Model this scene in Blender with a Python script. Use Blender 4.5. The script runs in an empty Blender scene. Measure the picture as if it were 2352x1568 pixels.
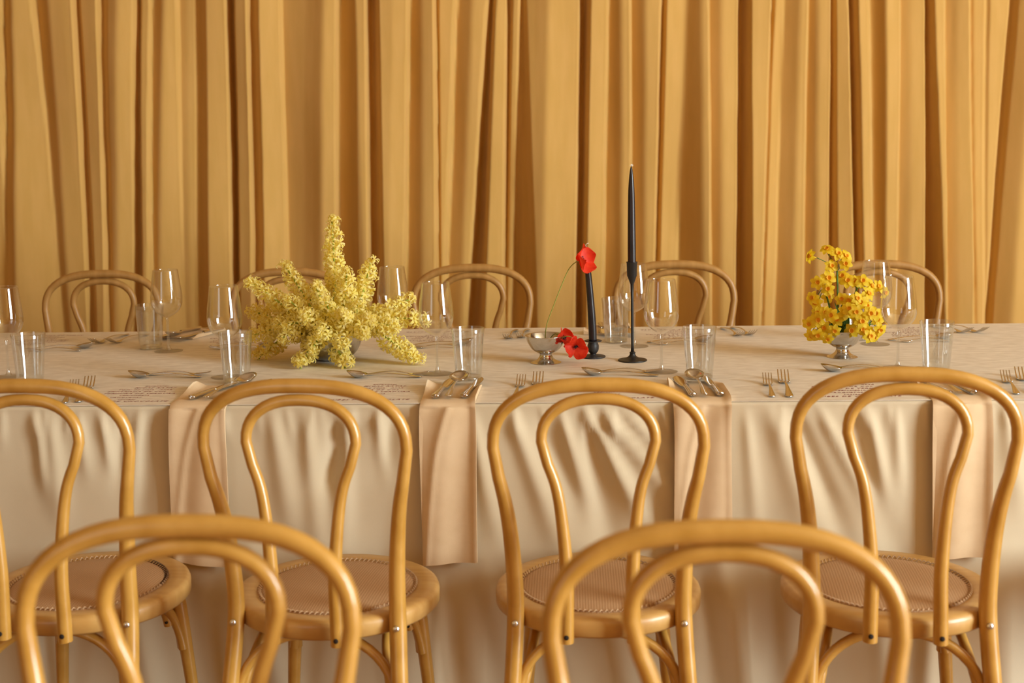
import bpy, math, random
from mathutils import Vector, Matrix
C = bpy.context.scene.collection
random.seed(7)
PI = math.pi

# ------------------------------------------------------------------ camera, light, exposure
sc = bpy.context.scene
cd = bpy.data.cameras.new('camera'); cam = bpy.data.objects.new('camera', cd); C.objects.link(cam)
CAM_H, PITCH, ROLL, YAW, FPX, CY = 1.314, 0.1063, -0.0170, -0.0481, 2929.4, 612.06
cp, sp = math.cos(PITCH), math.sin(PITCH); cyw, syw = math.cos(YAW), math.sin(YAW)
F_ = Vector((syw*cp, cyw*cp, -sp)); R_ = Vector((cyw, -syw, 0)); U_ = R_.cross(F_)
R2 = math.cos(ROLL)*R_ + math.sin(ROLL)*U_; U2 = -math.sin(ROLL)*R_ + math.cos(ROLL)*U_
cam.matrix_world = Matrix(((R2.x, U2.x, -F_.x, 0), (R2.y, U2.y, -F_.y, 0), (R2.z, U2.z, -F_.z, CAM_H), (0, 0, 0, 1)))
cd.sensor_fit = 'HORIZONTAL'; cd.sensor_width = 36.0
cd.lens = FPX/2352*36.0
cd.shift_y = -(784-CY)/2352
cd.clip_start = 0.05; cd.clip_end = 60
cd.dof.use_dof = True; cd.dof.focus_distance = 2.98; cd.dof.aperture_fstop = 3.6
sc.camera = cam
sc.view_settings.view_transform = 'Standard'; sc.view_settings.look = 'None'
sc.view_settings.gamma = 1.0; sc.view_settings.use_curve_mapping = False
sc.view_settings.exposure = -0.46
sc.cycles.use_denoising = True
sc.cycles.max_bounces = 10; sc.cycles.diffuse_bounces = 5; sc.cycles.transparent_max_bounces = 24
sc.cycles.caustics_reflective = False; sc.cycles.caustics_refractive = False
w = bpy.data.worlds.new('world'); sc.world = w; w.use_nodes = True
w.node_tree.nodes['Background'].inputs[0].default_value = (1.0, .93, .82, 1)
w.node_tree.nodes['Background'].inputs[1].default_value = 0.3
def area(name, loc, rot, sx, sy, power, col):
    l = bpy.data.lights.new(name, 'AREA'); l.shape = 'RECTANGLE'; l.size = sx; l.size_y = sy; l.energy = power; l.color = col
    o = bpy.data.objects.new(name, l); C.objects.link(o); o.location = loc; o.rotation_euler = rot
    return o
# daylight entering by the tall windows in the right wall and the low daylight of the room's front windows
area('window_daylight', (6.70, -0.90, 2.35), (0, PI/2, 0), 3.8, 2.4, 1250, (.86, .97, 1.0))
area('window_daylight', (-3.3, -3.35, 2.35), (PI/2, 0, 0), 1.8, 3.8, 38, (.86, .97, 1.0))

# ------------------------------------------------------------------ helpers
def mesh(name, verts, faces, mat=None, parent=None, smooth=True, loc=(0, 0, 0), rot=(0, 0, 0)):
    me = bpy.data.meshes.new(name); me.from_pydata([tuple(v) for v in verts], [], faces); me.update()
    if smooth: me.polygons.foreach_set('use_smooth', [True]*len(me.polygons))
    o = bpy.data.objects.new(name, me); C.objects.link(o)
    if mat: me.materials.append(mat)
    if parent: o.parent = parent
    o.location = loc; o.rotation_euler = rot
    return o
def sharp(o, deg=40):
    me = o.data
    import bmesh
    bm = bmesh.new(); bm.from_mesh(me); bm.normal_update()
    for e in bm.edges:
        if len(e.link_faces) == 2 and e.calc_face_angle(0) > math.radians(deg): e.smooth = False
    bm.to_mesh(me); bm.free(); return o
def thing(name, label, cat, loc=(0, 0, 0), rz=0, group=None):
    o = bpy.data.objects.new(name, None); C.objects.link(o); o.empty_display_size = .05
    o.location = loc; o.rotation_euler = (0, 0, rz); o['label'] = label; o['category'] = cat
    if group: o['group'] = group
    return o
def tag(o, label, cat, group=None):
    o['label'] = label; o['category'] = cat
    if group: o['group'] = group
    return o
def struct(name, verts, faces, mat, smooth=False, parent=None):
    o = mesh(name, verts, faces, mat, parent, smooth)
    if not parent: o['kind'] = 'structure'
    return o
def dup(root, label, loc, rz=0, group=None, scale=None):
    kids = {}
    for ch in root.children_recursive: kids.setdefault(ch.parent, []).append(ch)
    def cp(o, parent):
        c = o.copy(); C.objects.link(c)
        if parent: c.parent = parent
        for k in kids.get(o, []): cp(k, c)
        return c
    r = cp(root, None); r.location = loc; r.rotation_euler = (0, 0, rz); r['label'] = label
    if group: r['group'] = group
    if scale: r.scale = scale
    return r
class MB:
    def __init__(s): s.v = []; s.f = []
    def add(s, vs, fs):
        n = len(s.v); s.v += [Vector(p) for p in vs]; s.f += [tuple(i+n for i in f) for f in fs]; return s
    def box(s, a, b):
        x0, y0, z0 = a; x1, y1, z1 = b
        return s.add([(x0,y0,z0),(x1,y0,z0),(x1,y1,z0),(x0,y1,z0),(x0,y0,z1),(x1,y0,z1),(x1,y1,z1),(x0,y1,z1)],
            [(0,3,2,1),(4,5,6,7),(0,1,5,4),(1,2,6,5),(2,3,7,6),(3,0,4,7)])
    def tube(s, P, R, n=12, cap=True, flat=1.0):
        P = [Vector(p) for p in P]; m = len(P)
        if not hasattr(R, '__len__'): R = [R]*m
        t0 = (P[1]-P[0]).normalized(); up = Vector((0, 1, 0)) if abs(t0.y) < .9 else Vector((1, 0, 0))
        u = (up - t0*up.dot(t0)).normalized(); vs = []
        for i in range(m):
            t = (P[min(i+1, m-1)]-P[max(i-1, 0)]).normalized()
            u = (u - t*u.dot(t)).normalized(); v = t.cross(u)
            for k in range(n):
                a = 2*PI*k/n; vs.append(P[i]+(u*math.cos(a)*flat+v*math.sin(a))*R[i])
        fs = [(i*n+k, i*n+(k+1) % n, (i+1)*n+(k+1) % n, (i+1)*n+k) for i in range(m-1) for k in range(n)]
        if cap: fs += [tuple(range(n-1, -1, -1)), tuple((m-1)*n+k for k in range(n))]
        return s.add(vs, fs)
    def lathe(s, prof, n=32, c=(0, 0, 0), amp=None):
        vs = []; fs = []; rows = []
        for r, z in prof:
            if r < 1e-6: rows.append([len(vs)]); vs.append((c[0], c[1], c[2]+z))
            else:
                rows.append(list(range(len(vs), len(vs)+n)))
                for k in range(n):
                    a = 2*PI*k/n; rr = r*(1+(amp(a, z) if amp else 0)); vs.append((c[0]+rr*math.cos(a), c[1]+rr*math.sin(a), c[2]+z))
        for A, B in zip(rows, rows[1:]):
            for k in range(n):
                k2 = (k+1) % n
                if len(A) == 1 and len(B) == 1: continue
                if len(A) == 1: fs.append((A[0], B[k2], B[k]))
                elif len(B) == 1: fs.append((A[k], A[k2], B[0]))
                else: fs.append((A[k], A[k2], B[k2], B[k]))
        return s.add(vs, fs)
    def build(s, name, mat, parent=None, smooth=True, sh=None, loc=(0, 0, 0), rot=(0, 0, 0)):
        o = mesh(name, s.v, s.f, mat, parent, smooth, loc, rot)
        if sh: sharp(o, sh)
        return o
def spline(pts, n):
    """Catmull-Rom through tuples of any dimension, n samples per span."""
    P = [pts[0]]+list(pts)+[pts[-1]]; out = []
    for i in range(1, len(P)-2):
        for k in range(n):
            t = k/n
            out.append(tuple(.5*((2*b)+(-a+c)*t+(2*a-5*b+4*c-d)*t*t+(-a+3*b-3*c+d)*t**3) for a, b, c, d in zip(P[i-1], P[i], P[i+1], P[i+2])))
    out.append(tuple(pts[-1])); return out
def smoothstep(a, b, x):
    t = max(0, min(1, (x-a)/(b-a))); return t*t*(3-2*t)

# ------------------------------------------------------------------ materials
def mat(name, base, rough=.6, metal=0, **kw):
    m = bpy.data.materials.new(name); m.use_nodes = True; b = m.node_tree.nodes['Principled BSDF']
    b.inputs['Base Color'].default_value = (*base, 1); b.inputs['Roughness'].default_value = rough; b.inputs['Metallic'].default_value = metal
    for k, v in kw.items(): b.inputs[k.replace('_', ' ')].default_value = v
    return m
def N(m, typ, **kw):
    n = m.node_tree.nodes.new(typ)
    for k, v in kw.items():
        if k in n.inputs: n.inputs[k].default_value = v
        else: setattr(n, k, v)
    return n
def L(m, a, ao, b, bi): m.node_tree.links.new(a.outputs[ao], b.inputs[bi])
def noise_mat(name, c1, c2, rough=.8, scale=(1, 1, 1), nscale=5, detail=5, bump=.0, bscale=200, bdist=.001, bstretch=(1, 1, 1), lo=.35, hi=.65, trans=0, sheen=0, coat=0):
    m = mat(name, c1, rough); b = m.node_tree.nodes['Principled BSDF']
    tc = N(m, 'ShaderNodeTexCoord'); mp = N(m, 'ShaderNodeMapping', Scale=scale); L(m, tc, 'Object', mp, 0)
    n = N(m, 'ShaderNodeTexNoise', Scale=nscale, Detail=detail); L(m, mp, 0, n, 'Vector')
    r = N(m, 'ShaderNodeValToRGB'); r.color_ramp.elements[0].position = lo; r.color_ramp.elements[1].position = hi
    r.color_ramp.elements[0].color = (*c1, 1); r.color_ramp.elements[1].color = (*c2, 1)
    L(m, n, 'Fac', r, 0); L(m, r, 0, b, 'Base Color')
    if bump:
        mp2 = N(m, 'ShaderNodeMapping', Scale=bstretch); L(m, tc, 'Object', mp2, 0)
        n2 = N(m, 'ShaderNodeTexNoise', Scale=bscale, Detail=3); L(m, mp2, 0, n2, 'Vector')
        bp = N(m, 'ShaderNodeBump', Strength=bump, Distance=bdist); L(m, n2, 'Fac', bp, 'Height'); L(m, bp, 0, b, 'Normal')
    if sheen: b.inputs['Sheen Weight'].default_value = sheen
    if coat: b.inputs['Coat Weight'].default_value = coat; b.inputs['Coat Roughness'].default_value = .16
    if trans:
        t = N(m, 'ShaderNodeBsdfTranslucent'); L(m, r, 0, t, 'Color'); mx = N(m, 'ShaderNodeMixShader', Fac=trans)
        L(m, b, 0, mx, 1); L(m, t, 0, mx, 2); L(m, mx, 0, m.node_tree.nodes['Material Output'], 0)
    return m
M = {}
M['curtain'] = noise_mat('mustard_curtain', (.61, .355, .088), (.65, .38, .105), .9, (1, 1, .15), 30, 4, .35, 420, .0006, (1, 1, 1), sheen=.15)
M['cloth'] = noise_mat('cream_tablecloth', (.67, .56, .385), (.71, .60, .42), .9, (1, 1, 1), 6, 4, .25, 600, .0004)
M['napkin'] = noise_mat('peach_linen', (.72, .52, .31), (.78, .58, .36), .9, (1, 1, 1), 18, 5, .3, 700, .0004)
M['paper'] = noise_mat('washi_paper', (.70, .62, .50), (.87, .80, .68), .8, (3, 9, 1), 8, 9, .3, 110, .0008, (1, 2, 1), lo=.3, hi=.7)
M['wood'] = noise_mat('honey_beech', (.50, .25, .040), (.60, .32, .066), .34, (4, 4, 2.5), 7, 4, .05, 60, .0006, (4, 4, 2), coat=.6)
M['wood_seat'] = noise_mat('honey_beech_seat', (.52, .28, .075), (.60, .35, .11), .42, (1.2, 9, 3), 6, 4, .08, 60, .0006, (1, 6, 1), coat=.25)
M['wood_back'] = noise_mat('worn_oak', (.38, .19, .045), (.46, .24, .065), .5, (7, 7, .8), 9, 4, .08, 60, .0006, (4, 4, .3), coat=.15)
def cane_mat():
    m = mat('woven_cane', (.5, .28, .12), .7); b = m.node_tree.nodes['Principled BSDF']
    tc = N(m, 'ShaderNodeTexCoord'); mp = N(m, 'ShaderNodeMapping', Scale=(1, 1, 0)); L(m, tc, 'Object', mp, 0)
    wx = N(m, 'ShaderNodeTexWave', Scale=62, wave_type='BANDS', bands_direction='X', Distortion=.6)
    wy = N(m, 'ShaderNodeTexWave', Scale=62, wave_type='BANDS', bands_direction='Y', Distortion=.6)
    L(m, mp, 0, wx, 0); L(m, mp, 0, wy, 0)
    mul = N(m, 'ShaderNodeMath', operation='MULTIPLY'); L(m, wx, 'Fac', mul, 0); L(m, wy, 'Fac', mul, 1)
    r = N(m, 'ShaderNodeValToRGB'); r.color_ramp.elements[0].color = (.44, .245, .11, 1); r.color_ramp.elements[1].color = (.58, .355, .19, 1)
    r.color_ramp.elements[1].position = .6
    L(m, mul, 0, r, 0); L(m, r, 0, b, 'Base Color')
    bp = N(m, 'ShaderNodeBump', Strength=.4, Distance=.001); L(m, mul, 0, bp, 'Height'); L(m, bp, 0, b, 'Normal')
    return m
M['cane'] = cane_mat()
M['cane_edge'] = noise_mat('cane_binding', (.50, .30, .15), (.58, .37, .20), .7, (1, 1, 1), 60, 3)
M['steel'] = mat('stainless_steel', (.62, .60, .57), .16, 1)
M['cutlery'] = mat('cutlery_steel', (.66, .62, .57), .13, 1)
M['hammered'] = noise_mat('hammered_silver', (.55, .53, .50), (.62, .60, .57), .3, bump=.5, bscale=90, bdist=.002)
M['hammered'].node_tree.nodes['Principled BSDF'].inputs['Metallic'].default_value = 1
M['chrome'] = mat('chrome_cap', (.85, .85, .85), .2, 1)
M['iron'] = noise_mat('black_cast_iron', (.018, .016, .016), (.05, .045, .045), .5, nscale=60, bump=.5, bscale=120, bdist=.001)
M['black_metal'] = mat('black_painted_metal', (.012, .011, .011), .42)
M['wax'] = noise_mat('black_wax', (.010, .007, .009), (.022, .015, .018), .32, nscale=25, bump=.15, bscale=60, bdist=.001)
M['wick'] = mat('white_wick', (.85, .8, .7), .9)
M['hole'] = mat('dark_hole', (.02, .01, .005), .9)
M['ink'] = mat('red_ink', (.30, .045, .03), .8)
M['ink_b'] = mat('red_brown_ink', (.26, .06, .035), .8)
M['plaster'] = noise_mat('ochre_plaster', (.36, .18, .028), (.40, .20, .035), .9, bump=.1, bscale=40)
M['ceiling'] = mat('ceiling_paint', (.68, .54, .34), .9)
M['floorwood'] = noise_mat('oak_floor', (.28, .13, .045), (.34, .17, .06), .5, (8, .8, 1), 6, 5)
M['frame'] = mat('window_paint', (.75, .72, .66), .5)
M['tablewood'] = noise_mat('table_wood', (.25, .14, .07), (.32, .19, .1), .6)
def glass_thin(name, tint=(.975, .975, .965), f0=.04, gain=.8):
    m = bpy.data.materials.new(name); m.use_nodes = True; nt = m.node_tree; nt.nodes.remove(nt.nodes['Principled BSDF'])
    t = N(m, 'ShaderNodeBsdfTransparent'); t.inputs[0].default_value = (*tint, 1)
    g = N(m, 'ShaderNodeBsdfGlossy'); g.inputs[0].default_value = (1, 1, 1, 1); g.inputs['Roughness'].default_value = .03
    f = N(m, 'ShaderNodeLayerWeight', Blend=.5); p = N(m, 'ShaderNodeMath', operation='POWER'); L(m, f, 'Facing', p, 0); p.inputs[1].default_value = 3.2
    q = N(m, 'ShaderNodeMath', operation='MULTIPLY_ADD'); L(m, p, 0, q, 0); q.inputs[1].default_value = gain; q.inputs[2].default_value = f0
    mx = N(m, 'ShaderNodeMixShader'); L(m, q, 0, mx, 0); L(m, t, 0, mx, 1); L(m, g, 0, mx, 2); L(m, mx, 0, nt.nodes['Material Output'], 0)
    return m
M['glass'] = glass_thin('thin_clear_glass', (.98, .98, .975), .065, .95)
M['tumbler'] = glass_thin('clear_tumbler_glass', (.95, .96, .96), .11, .9)
M['foot_glass'] = glass_thin('clear_foot_glass', (.985, .985, .98), .03, .28)
M['stem_glass'] = glass_thin('thick_clear_glass', (.95, .96, .955), .17, .9)
def petal_mat(name, c1, c2, trans=.5, rough=.6, sc_=120):
    return noise_mat(name, c1, c2, rough, nscale=sc_, detail=3, trans=trans)
M['hy'] = petal_mat('pale_yellow_petal', (.99, .86, .20), (.99, .92, .50))
M['hystem'] = petal_mat('fresh_green_stem', (.30, .42, .04), (.42, .52, .08), .1)
M['daf'] = petal_mat('bright_yellow_petal', (.90, .66, .018), (.93, .74, .04))
M['corona'] = petal_mat('orange_corona', (.93, .42, .008), (.93, .52, .02), .2)
M['leaf'] = petal_mat('dark_green_leaf', (.045, .11, .012), (.10, .22, .03), .1)
M['poppy'] = petal_mat('red_poppy_petal', (.80, .030, .006), (.86, .06, .014), .35)
M['stamen'] = mat('dark_stamen', (.02, .008, .012), .8)
M['pstem'] = mat('hairy_green_stem', (.30, .34, .06), .7)
# ------------------------------------------------------------------ room
X0, X1, Y0, Y1, ZC = -4.6, 6.8, -3.5, 5.05, 4.5
struct('floor', [(X0, Y0, 0), (X1, Y0, 0), (X1, Y1, 0), (X0, Y1, 0)], [(0, 1, 2, 3)], M['floorwood'])
struct('ceiling', [(X0, Y0, ZC), (X1, Y0, ZC), (X1, Y1, ZC), (X0, Y1, ZC)], [(3, 2, 1, 0)], M['ceiling'])
b = MB(); b.box((X0, Y1, 0), (X1, Y1+.1, ZC)); o = b.build('wall_back', M['plaster'], smooth=False); o['kind'] = 'structure'
b = MB(); b.box((X0-.1, Y0, 0), (X0, Y1, ZC)); o = b.build('wall_left', M['plaster'], smooth=False); o['kind'] = 'structure'
# right wall pierced by two tall windows
wins = [(-2.1, .3)]
b = MB(); ys = [Y0]+[v for w_ in wins for v in w_]+[Y1]
for i in range(0, len(ys), 2): b.box((X1, ys[i], 0), (X1+.1, ys[i+1], ZC))
for a, c in wins: b.box((X1, a, 0), (X1+.1, c, .35)); b.box((X1, a, 4.3), (X1+.1, c, ZC))
o = b.build('wall_right', M['plaster'], smooth=False); o['kind'] = 'structure'
b = MB(); b.box((X0, Y0-.1, 0), (-4.2, Y0, ZC)); b.box((-2.4, Y0-.1, 0), (X1, Y0, ZC)); b.box((-4.2, Y0-.1, 0), (-2.4, Y0, .35)); b.box((-4.2, Y0-.1, 4.3), (-2.4, Y0, ZC))
o = b.build('wall_front', M['plaster'], smooth=False); o['kind'] = 'structure'
def window_frame(name, horizontal, a, c):
    b = MB(); z0, z1 = .35, 4.3; t = .05
    def bx(p, q, u, v):
        if horizontal: b.box((p, Y0-.08, u), (q, Y0-.02, v))
        else: b.box((X1+.02, p, u), (X1+.08, q, v))
    bx(a, c, z0, z0+t); bx(a, c, z1-t, z1); bx(a, a+t, z0, z1); bx(c-t, c, z0, z1); bx((a+c)/2-t/2, (a+c)/2+t/2, z0, z1); bx(a, c, 2.9, 2.9+t)
    o = b.build(name, M['frame'], smooth=False); o['kind'] = 'structure'
window_frame('window_1', False, *wins[0]); window_frame('window_2', True, -4.2, -2.4)

# ------------------------------------------------------------------ curtain
def fx4(v): return v/1.96
def fx5(v): return v/1.957+1150
SEG = [(fx4(a), fx4(b_), c, s) for a, b_, c, s in [
 (-60,-50,.35,0),(0,15,-.4,0),(60,82,.5,0),(150,290,-.3,0),(230,330,.25,0),(345,415,-.6,.02),(365,450,.1,0),(455,500,-.5,.01),(490,520,-.1,0),
 (550,550,.5,0),(620,625,-.9,.035),(640,665,.2,0),(690,700,-.3,0),(760,740,.5,0),(815,850,.1,0),(860,880,.4,0),(895,912,-.45,.015),(950,972,.35,0),
 (1048,1083,-1,.05),(1080,1110,-.05,0),(1150,1180,-.7,.02),(1195,1228,.6,0),(1290,1325,-.1,0),(1410,1400,-.2,0),(1500,1490,.4,0),(1555,1555,-.4,.01),
 (1640,1690,.3,0),(1692,1712,-1,.05),(1745,1775,.0,0),(1805,1790,.5,0),(1880,1865,-.25,0),(1945,1950,.2,0),(2000,2012,-.9,.02),(2010,2022,.4,0),
 (2090,2040,-.2,0),(2170,2120,.4,0),(2240,2152,-1,.05),(2265,2220,.5,0),(2325,2310,-1,.04)]]
SEG += [(fx5(a), fx5(b_), c, s) for a, b_, c, s in [
 (88,62,.3,0),(130,92,-.6,.025),(150,205,.0,0),(260,235,.45,0),(400,380,-1,.05),(440,418,.5,0),(525,500,-.4,0),(585,590,.3,0),(622,630,-.3,0),(690,690,.3,0),
 (762,730,-.9,.03),(780,745,.5,0),(878,828,-.4,0),(940,950,.15,0),(970,980,-.2,0),(1030,1030,.4,0),(1107,1092,-.9,.05),(1152,1152,.35,0),(1250,1200,-.9,.02),(1262,1209,.5,0),
 (1308,1262,-.2,0),(1380,1345,.4,0),(1410,1388,-.35,0),(1455,1450,.3,0),(1513,1503,-.9,.035),(1527,1535,.1,0),(1590,1620,-1,.05),(1620,1652,.5,0),(1678,1706,-.5,.012),
 (1743,1748,.5,0),(1815,1800,-.05,0),(1862,1860,.25,0),(1928,1928,-1,.05),(1954,1988,.4,0),(2010,2012,-.15,0),(2065,2060,.1,0),(2120,2133,-.5,.01),(2132,2145,.3,0),
 (2193,2185,-.5,.01),(2206,2193,.4,0),(2308,2201,-.9,.03),(2325,2214,-.25,0),(2400,2300,.3,0),(2480,2400,-.4,.02),(2560,2500,.4,0)]]
def toX(px, lvl): return (-2.127+3.760*px/2352) if lvl == 0 else (-2.2+3.863*px/2352)
nodes = [(toX(a, 0), toX(b_, 1), c, s) for a, b_, c, s in SEG]
rg = random.Random(5)
x = nodes[-1][0]+.1
while x < 6.6: c = rg.uniform(.2, .5) if len(nodes) % 2 else -rg.uniform(.2, .9); nodes.append((x, x+rg.uniform(-.03, .03), c, .04 if c < -.7 else 0)); x += rg.uniform(.03, .09)
x = nodes[0][0]-.06; pre = []
while x > -4.3: c = rg.uniform(.2, .5) if len(pre) % 2 else -rg.uniform(.2, .9); pre.insert(0, (x, x+rg.uniform(-.03, .03), c, .04 if c < -.7 else 0)); x -= rg.uniform(.03, .09)
nodes = pre+nodes
def curtain_rows():
    rows = []; DX = .0032
    nx = int((6.4+4.3)/DX); xs = [-4.3+i*DX for i in range(nx+1)]
    for z in [.03, .25, .45, .62, .72, .82, .92, 1.02, 1.12, 1.22, 1.32, 1.42, 1.52, 1.62, 1.72, 1.79, 1.95, 2.2, 2.6, 3.05, 4.2]:
        t = (1.79-z)/(1.79-.62); t = max(-.35, min(1.25, t))
        nx_ = [a+(b_-a)*t for a, b_, c, s in nodes]
        for i in range(1, len(nx_)): nx_[i] = max(nx_[i], nx_[i-1]+.004)
        d = [0.0]*len(xs); j = 0; slot = [0.0]*len(xs)
        cur = 0; acc = 0.0; amp = 1.2
        Bs = [0]*len(xs); own = [0]*len(xs)
        for i, xx in enumerate(xs):
            while j+1 < len(nx_) and xx >= nx_[j+1]: j += 1
            Bs[i] = nodes[j][2]*amp - .34; own[i] = j
            if nodes[j][3] and xx >= nx_[j]:
                wdt = max(.006, (nx_[j+1] if j+1 < len(nx_) else xx+.02)-nx_[j]); u = (xx-nx_[j])/wdt
                slot[i] = nodes[j][3]*(math.sin(PI*min(1, max(0, u)))**.6)
        # smooth slopes a little, integrate, remove drift
        k = 3; pre_ = [0]
        for v in Bs: pre_.append(pre_[-1]+v)
        Bsm = [(pre_[min(len(Bs), i+k+1)]-pre_[max(0, i-k)])/(min(len(Bs), i+k+1)-max(0, i-k)) for i in range(len(Bs))]
        for i in range(1, len(xs)):
            acc += Bsm[i]*DX
            if own[i] != own[i-1] and nodes[own[i-1]][2]-nodes[own[i]][2] > .25: acc = max(acc, min(acc+.045, .004))
            acc = max(-.09, min(.05, acc)); d[i] = acc
        d = [(d[max(0, i-1)]+d[i]+d[min(len(d)-1, i+1)])/3 for i in range(len(d))]
        W = int(.35/DX); pre_ = [0]
        for v in d: pre_.append(pre_[-1]+v)
        drift = [(pre_[min(len(d), i+W+1)]-pre_[max(0, i-W)])/(min(len(d), i+W+1)-max(0, i-W)) for i in range(len(d))]
        s1 = slot; pre_ = [0]
        for v in s1: pre_.append(pre_[-1]+v)
        slot = [(pre_[min(len(d), i+3)]-pre_[max(0, i-2)])/(min(len(d), i+3)-max(0, i-2)) for i in range(len(d))]
        rows.append([(xx, 4.75+d[i]-drift[i]+slot[i]+.006*math.sin(z*5+xx*9), z) for i, xx in enumerate(xs)])
    return xs, rows
xs_, rows_ = curtain_rows()
def curtain_panel(xa, xb, label, dy=0):
    i0 = max(0, int((xa+4.3)/.0032)); i1 = min(len(xs_)-1, int((xb+4.3)/.0032)); n = i1-i0+1; vs = []; fs = []
    for r in rows_: vs += [(p[0], p[1]+dy, p[2]) for p in r[i0:i1+1]]
    for j in range(len(rows_)-1):
        for i in range(n-1): fs.append((j*n+i, j*n+i+1, (j+1)*n+i+1, (j+1)*n+i))
    o = mesh('curtain', vs, fs, M['curtain']); tag(o, label, 'curtain', 'mustard curtain panels along the back wall'); return o
curtain_panel(-4.3, toX(1012, .5), 'left mustard curtain panel hanging behind the yellow hyacinth arrangement')
curtain_panel(toX(1012, .5)-.002, toX(2282, .5), 'wide central mustard curtain panel hanging behind the tall black candle and daffodils')
curtain_panel(toX(2282, .5)+.001, 6.4, 'mustard curtain panel at the right end, past the rightmost far chair')
b = MB(); b.tube([(-4.35, 4.78, 4.22), (6.6, 4.78, 4.22)], .014, 12); tag(b.build('curtain_rod', M['black_metal']), 'black rod above the photograph that carries the mustard curtains', 'curtain rod')

# ------------------------------------------------------------------ table, cloth, paper
YF, YB, TZ = 2.584, 3.581, .7562
TX0, TX1 = -2.3, 2.1
t = thing('banquet_table', 'long banquet table hidden under the cream cloth and paper', 'table', ((TX0+TX1)/2, (YF+YB)/2, 0))
hw, hd = (TX1-TX0)/2-.01, (YB-YF)/2-.012
b = MB(); b.box((-hw, -hd, .718), (hw, hd, .751)); b.build('tabletop', M['tablewood'], t, False)
for sx in (-1, 1):
    for sy in (-1, 1): b = MB(); b.box((sx*(hw-.15)-.03, sy*(hd-.12)-.03, 0), (sx*(hw-.15)+.03, sy*(hd-.12)+.03, .718)); b.build('leg', M['tablewood'], t, False)
# tablecloth: wrinkles given as ridges on the front drop (x, z of both ends, width, height)
RID = [(-.215,.735,-.17,.50,.012,.010),(-.13,.73,-.05,.50,.014,.011),(-.03,.735,.02,.55,.010,.009),(.022,.735,.13,.53,.012,.016),(.03,.72,.07,.48,.016,-.012),(.06,.73,.20,.56,.014,.011),
 (.10,.735,.24,.60,.010,.008),(.13,.73,.26,.62,.010,-.006),(-.07,.72,.03,.50,.020,-.010),(.18,.74,.20,.66,.007,.006),
 (-.63,.735,-.60,.52,.016,.010),(-.56,.73,-.54,.48,.014,.010),(-.50,.735,-.51,.60,.010,-.010),(-.47,.735,-.49,.50,.012,.012),(-.46,.70,-.53,.58,.016,-.012),(-.41,.735,-.40,.62,.009,.008),(-.37,.74,-.40,.62,.012,-.007),
 (-1.13,.735,-1.12,.60,.008,.010),(-1.10,.73,-1.09,.55,.012,.009),(-1.04,.735,-1.03,.63,.008,.007),(-.99,.735,-.98,.64,.007,.007),(-.95,.735,-.96,.60,.010,-.007),(-.91,.74,-.93,.60,.010,.007),(-.88,.74,-.92,.5,.014,-.006),
 (.40,.735,.47,.52,.018,.010),(.45,.73,.54,.50,.012,-.010),(.50,.735,.60,.55,.010,.009),(.56,.74,.64,.48,.014,-.008),(.60,.73,.63,.56,.010,.010),(.655,.735,.66,.6,.008,.006),(.87,.735,.90,.56,.014,.008),(.95,.735,.98,.58,.014,.008),(.35,.73,.37,.5,.010,.006)]
for k in range(34): xx = rg.uniform(-1.3, 1.25); s_ = rg.uniform(-.02, .10); RID.append((xx, rg.uniform(.36, .44), xx+s_, rg.uniform(.05, .15), rg.uniform(.012, .03), rg.uniform(-.012, .016)))
for k in range(60): xx = rg.uniform(-1.3, 1.25); RID.append((xx, .742, xx+rg.uniform(-.012, .02), rg.uniform(.68, .71), rg.uniform(.004, .008), rg.uniform(.002, .0045)))
def ridge(x, z):
    d = 0
    for x0, z0, x1, z1, w_, h in RID:
        if x < min(x0, x1)-.08 or x > max(x0, x1)+.08: continue
        u = (z0-z)/(z0-z1)
        if u < -.15 or u > 1.6: continue
        xc = x0+(x1-x0)*u; g = math.exp(-((x-xc)/(w_*(1+.9*max(0, u))))**2)
        e = smoothstep(-.12, .2, u)*(1-smoothstep(.75, 1.5, u))
        d += h*g*e
    return d
def cloth_front(x, z):
    lo = max(0, .70-z)
    d = ridge(x, z) + .004*math.sin(x*23+1)*smoothstep(0, .3, .7-z) + .010*math.sin(x*9.5+z*3)*smoothstep(.1, .5, lo)
    return YF+.002-d - .006*smoothstep(.72, .55, z)
def cloth():
    xs = []; x = TX0
    while x < TX1: xs.append(x); x += .005 if -1.35 < x < 1.3 else .02
    xs.append(TX1)
    zs = [.7545, .752, .745, .735, .72, .705, .69, .67, .65, .63, .61, .59, .57, .55, .52, .49, .46, .43, .40, .37, .34, .31, .28, .24, .2, .15, .1, .05, .01]
    vs = []; n = len(xs); rows = 0
    for z in reversed(zs[2:]):
        vs += [(x, YB+.004+.006*math.sin(x*21)*smoothstep(0, .3, .7-z), z) for x in xs]; rows += 1
    for y in (YB+.002, YB-.004): vs += [(x, y, .7545 if y < YB else .752) for x in xs]; rows += 1
    for k in range(1, 6): vs += [(x, YB+(YF-YB)*k/6, .7548) for x in xs]; rows += 1
    vs += [(x, YF+.006, .7546) for x in xs]; rows += 1
    vs += [(x, YF+.001, .753) for x in xs]; rows += 1
    for z in zs[2:]: vs += [(x, cloth_front(x, z), z) for x in xs]; rows += 1
    fs = [(j*n+i, j*n+i+1, (j+1)*n+i+1, (j+1)*n+i) for j in range(rows-1) for i in range(n-1)]
    return vs, fs
vs, fs = cloth(); tag(mesh('tablecloth', vs, fs, M['cloth']), 'cream tablecloth draped over the long table down to the floor', 'tablecloth')
b = MB(); b.box((TX0+.01, YF-.001, .7550), (TX1-.01, YB-.002, TZ)); pr_ = thing('paper_runner', 'pale mottled paper covering the long table with menus printed in red', 'table runner', (0, 0, 0))
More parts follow.
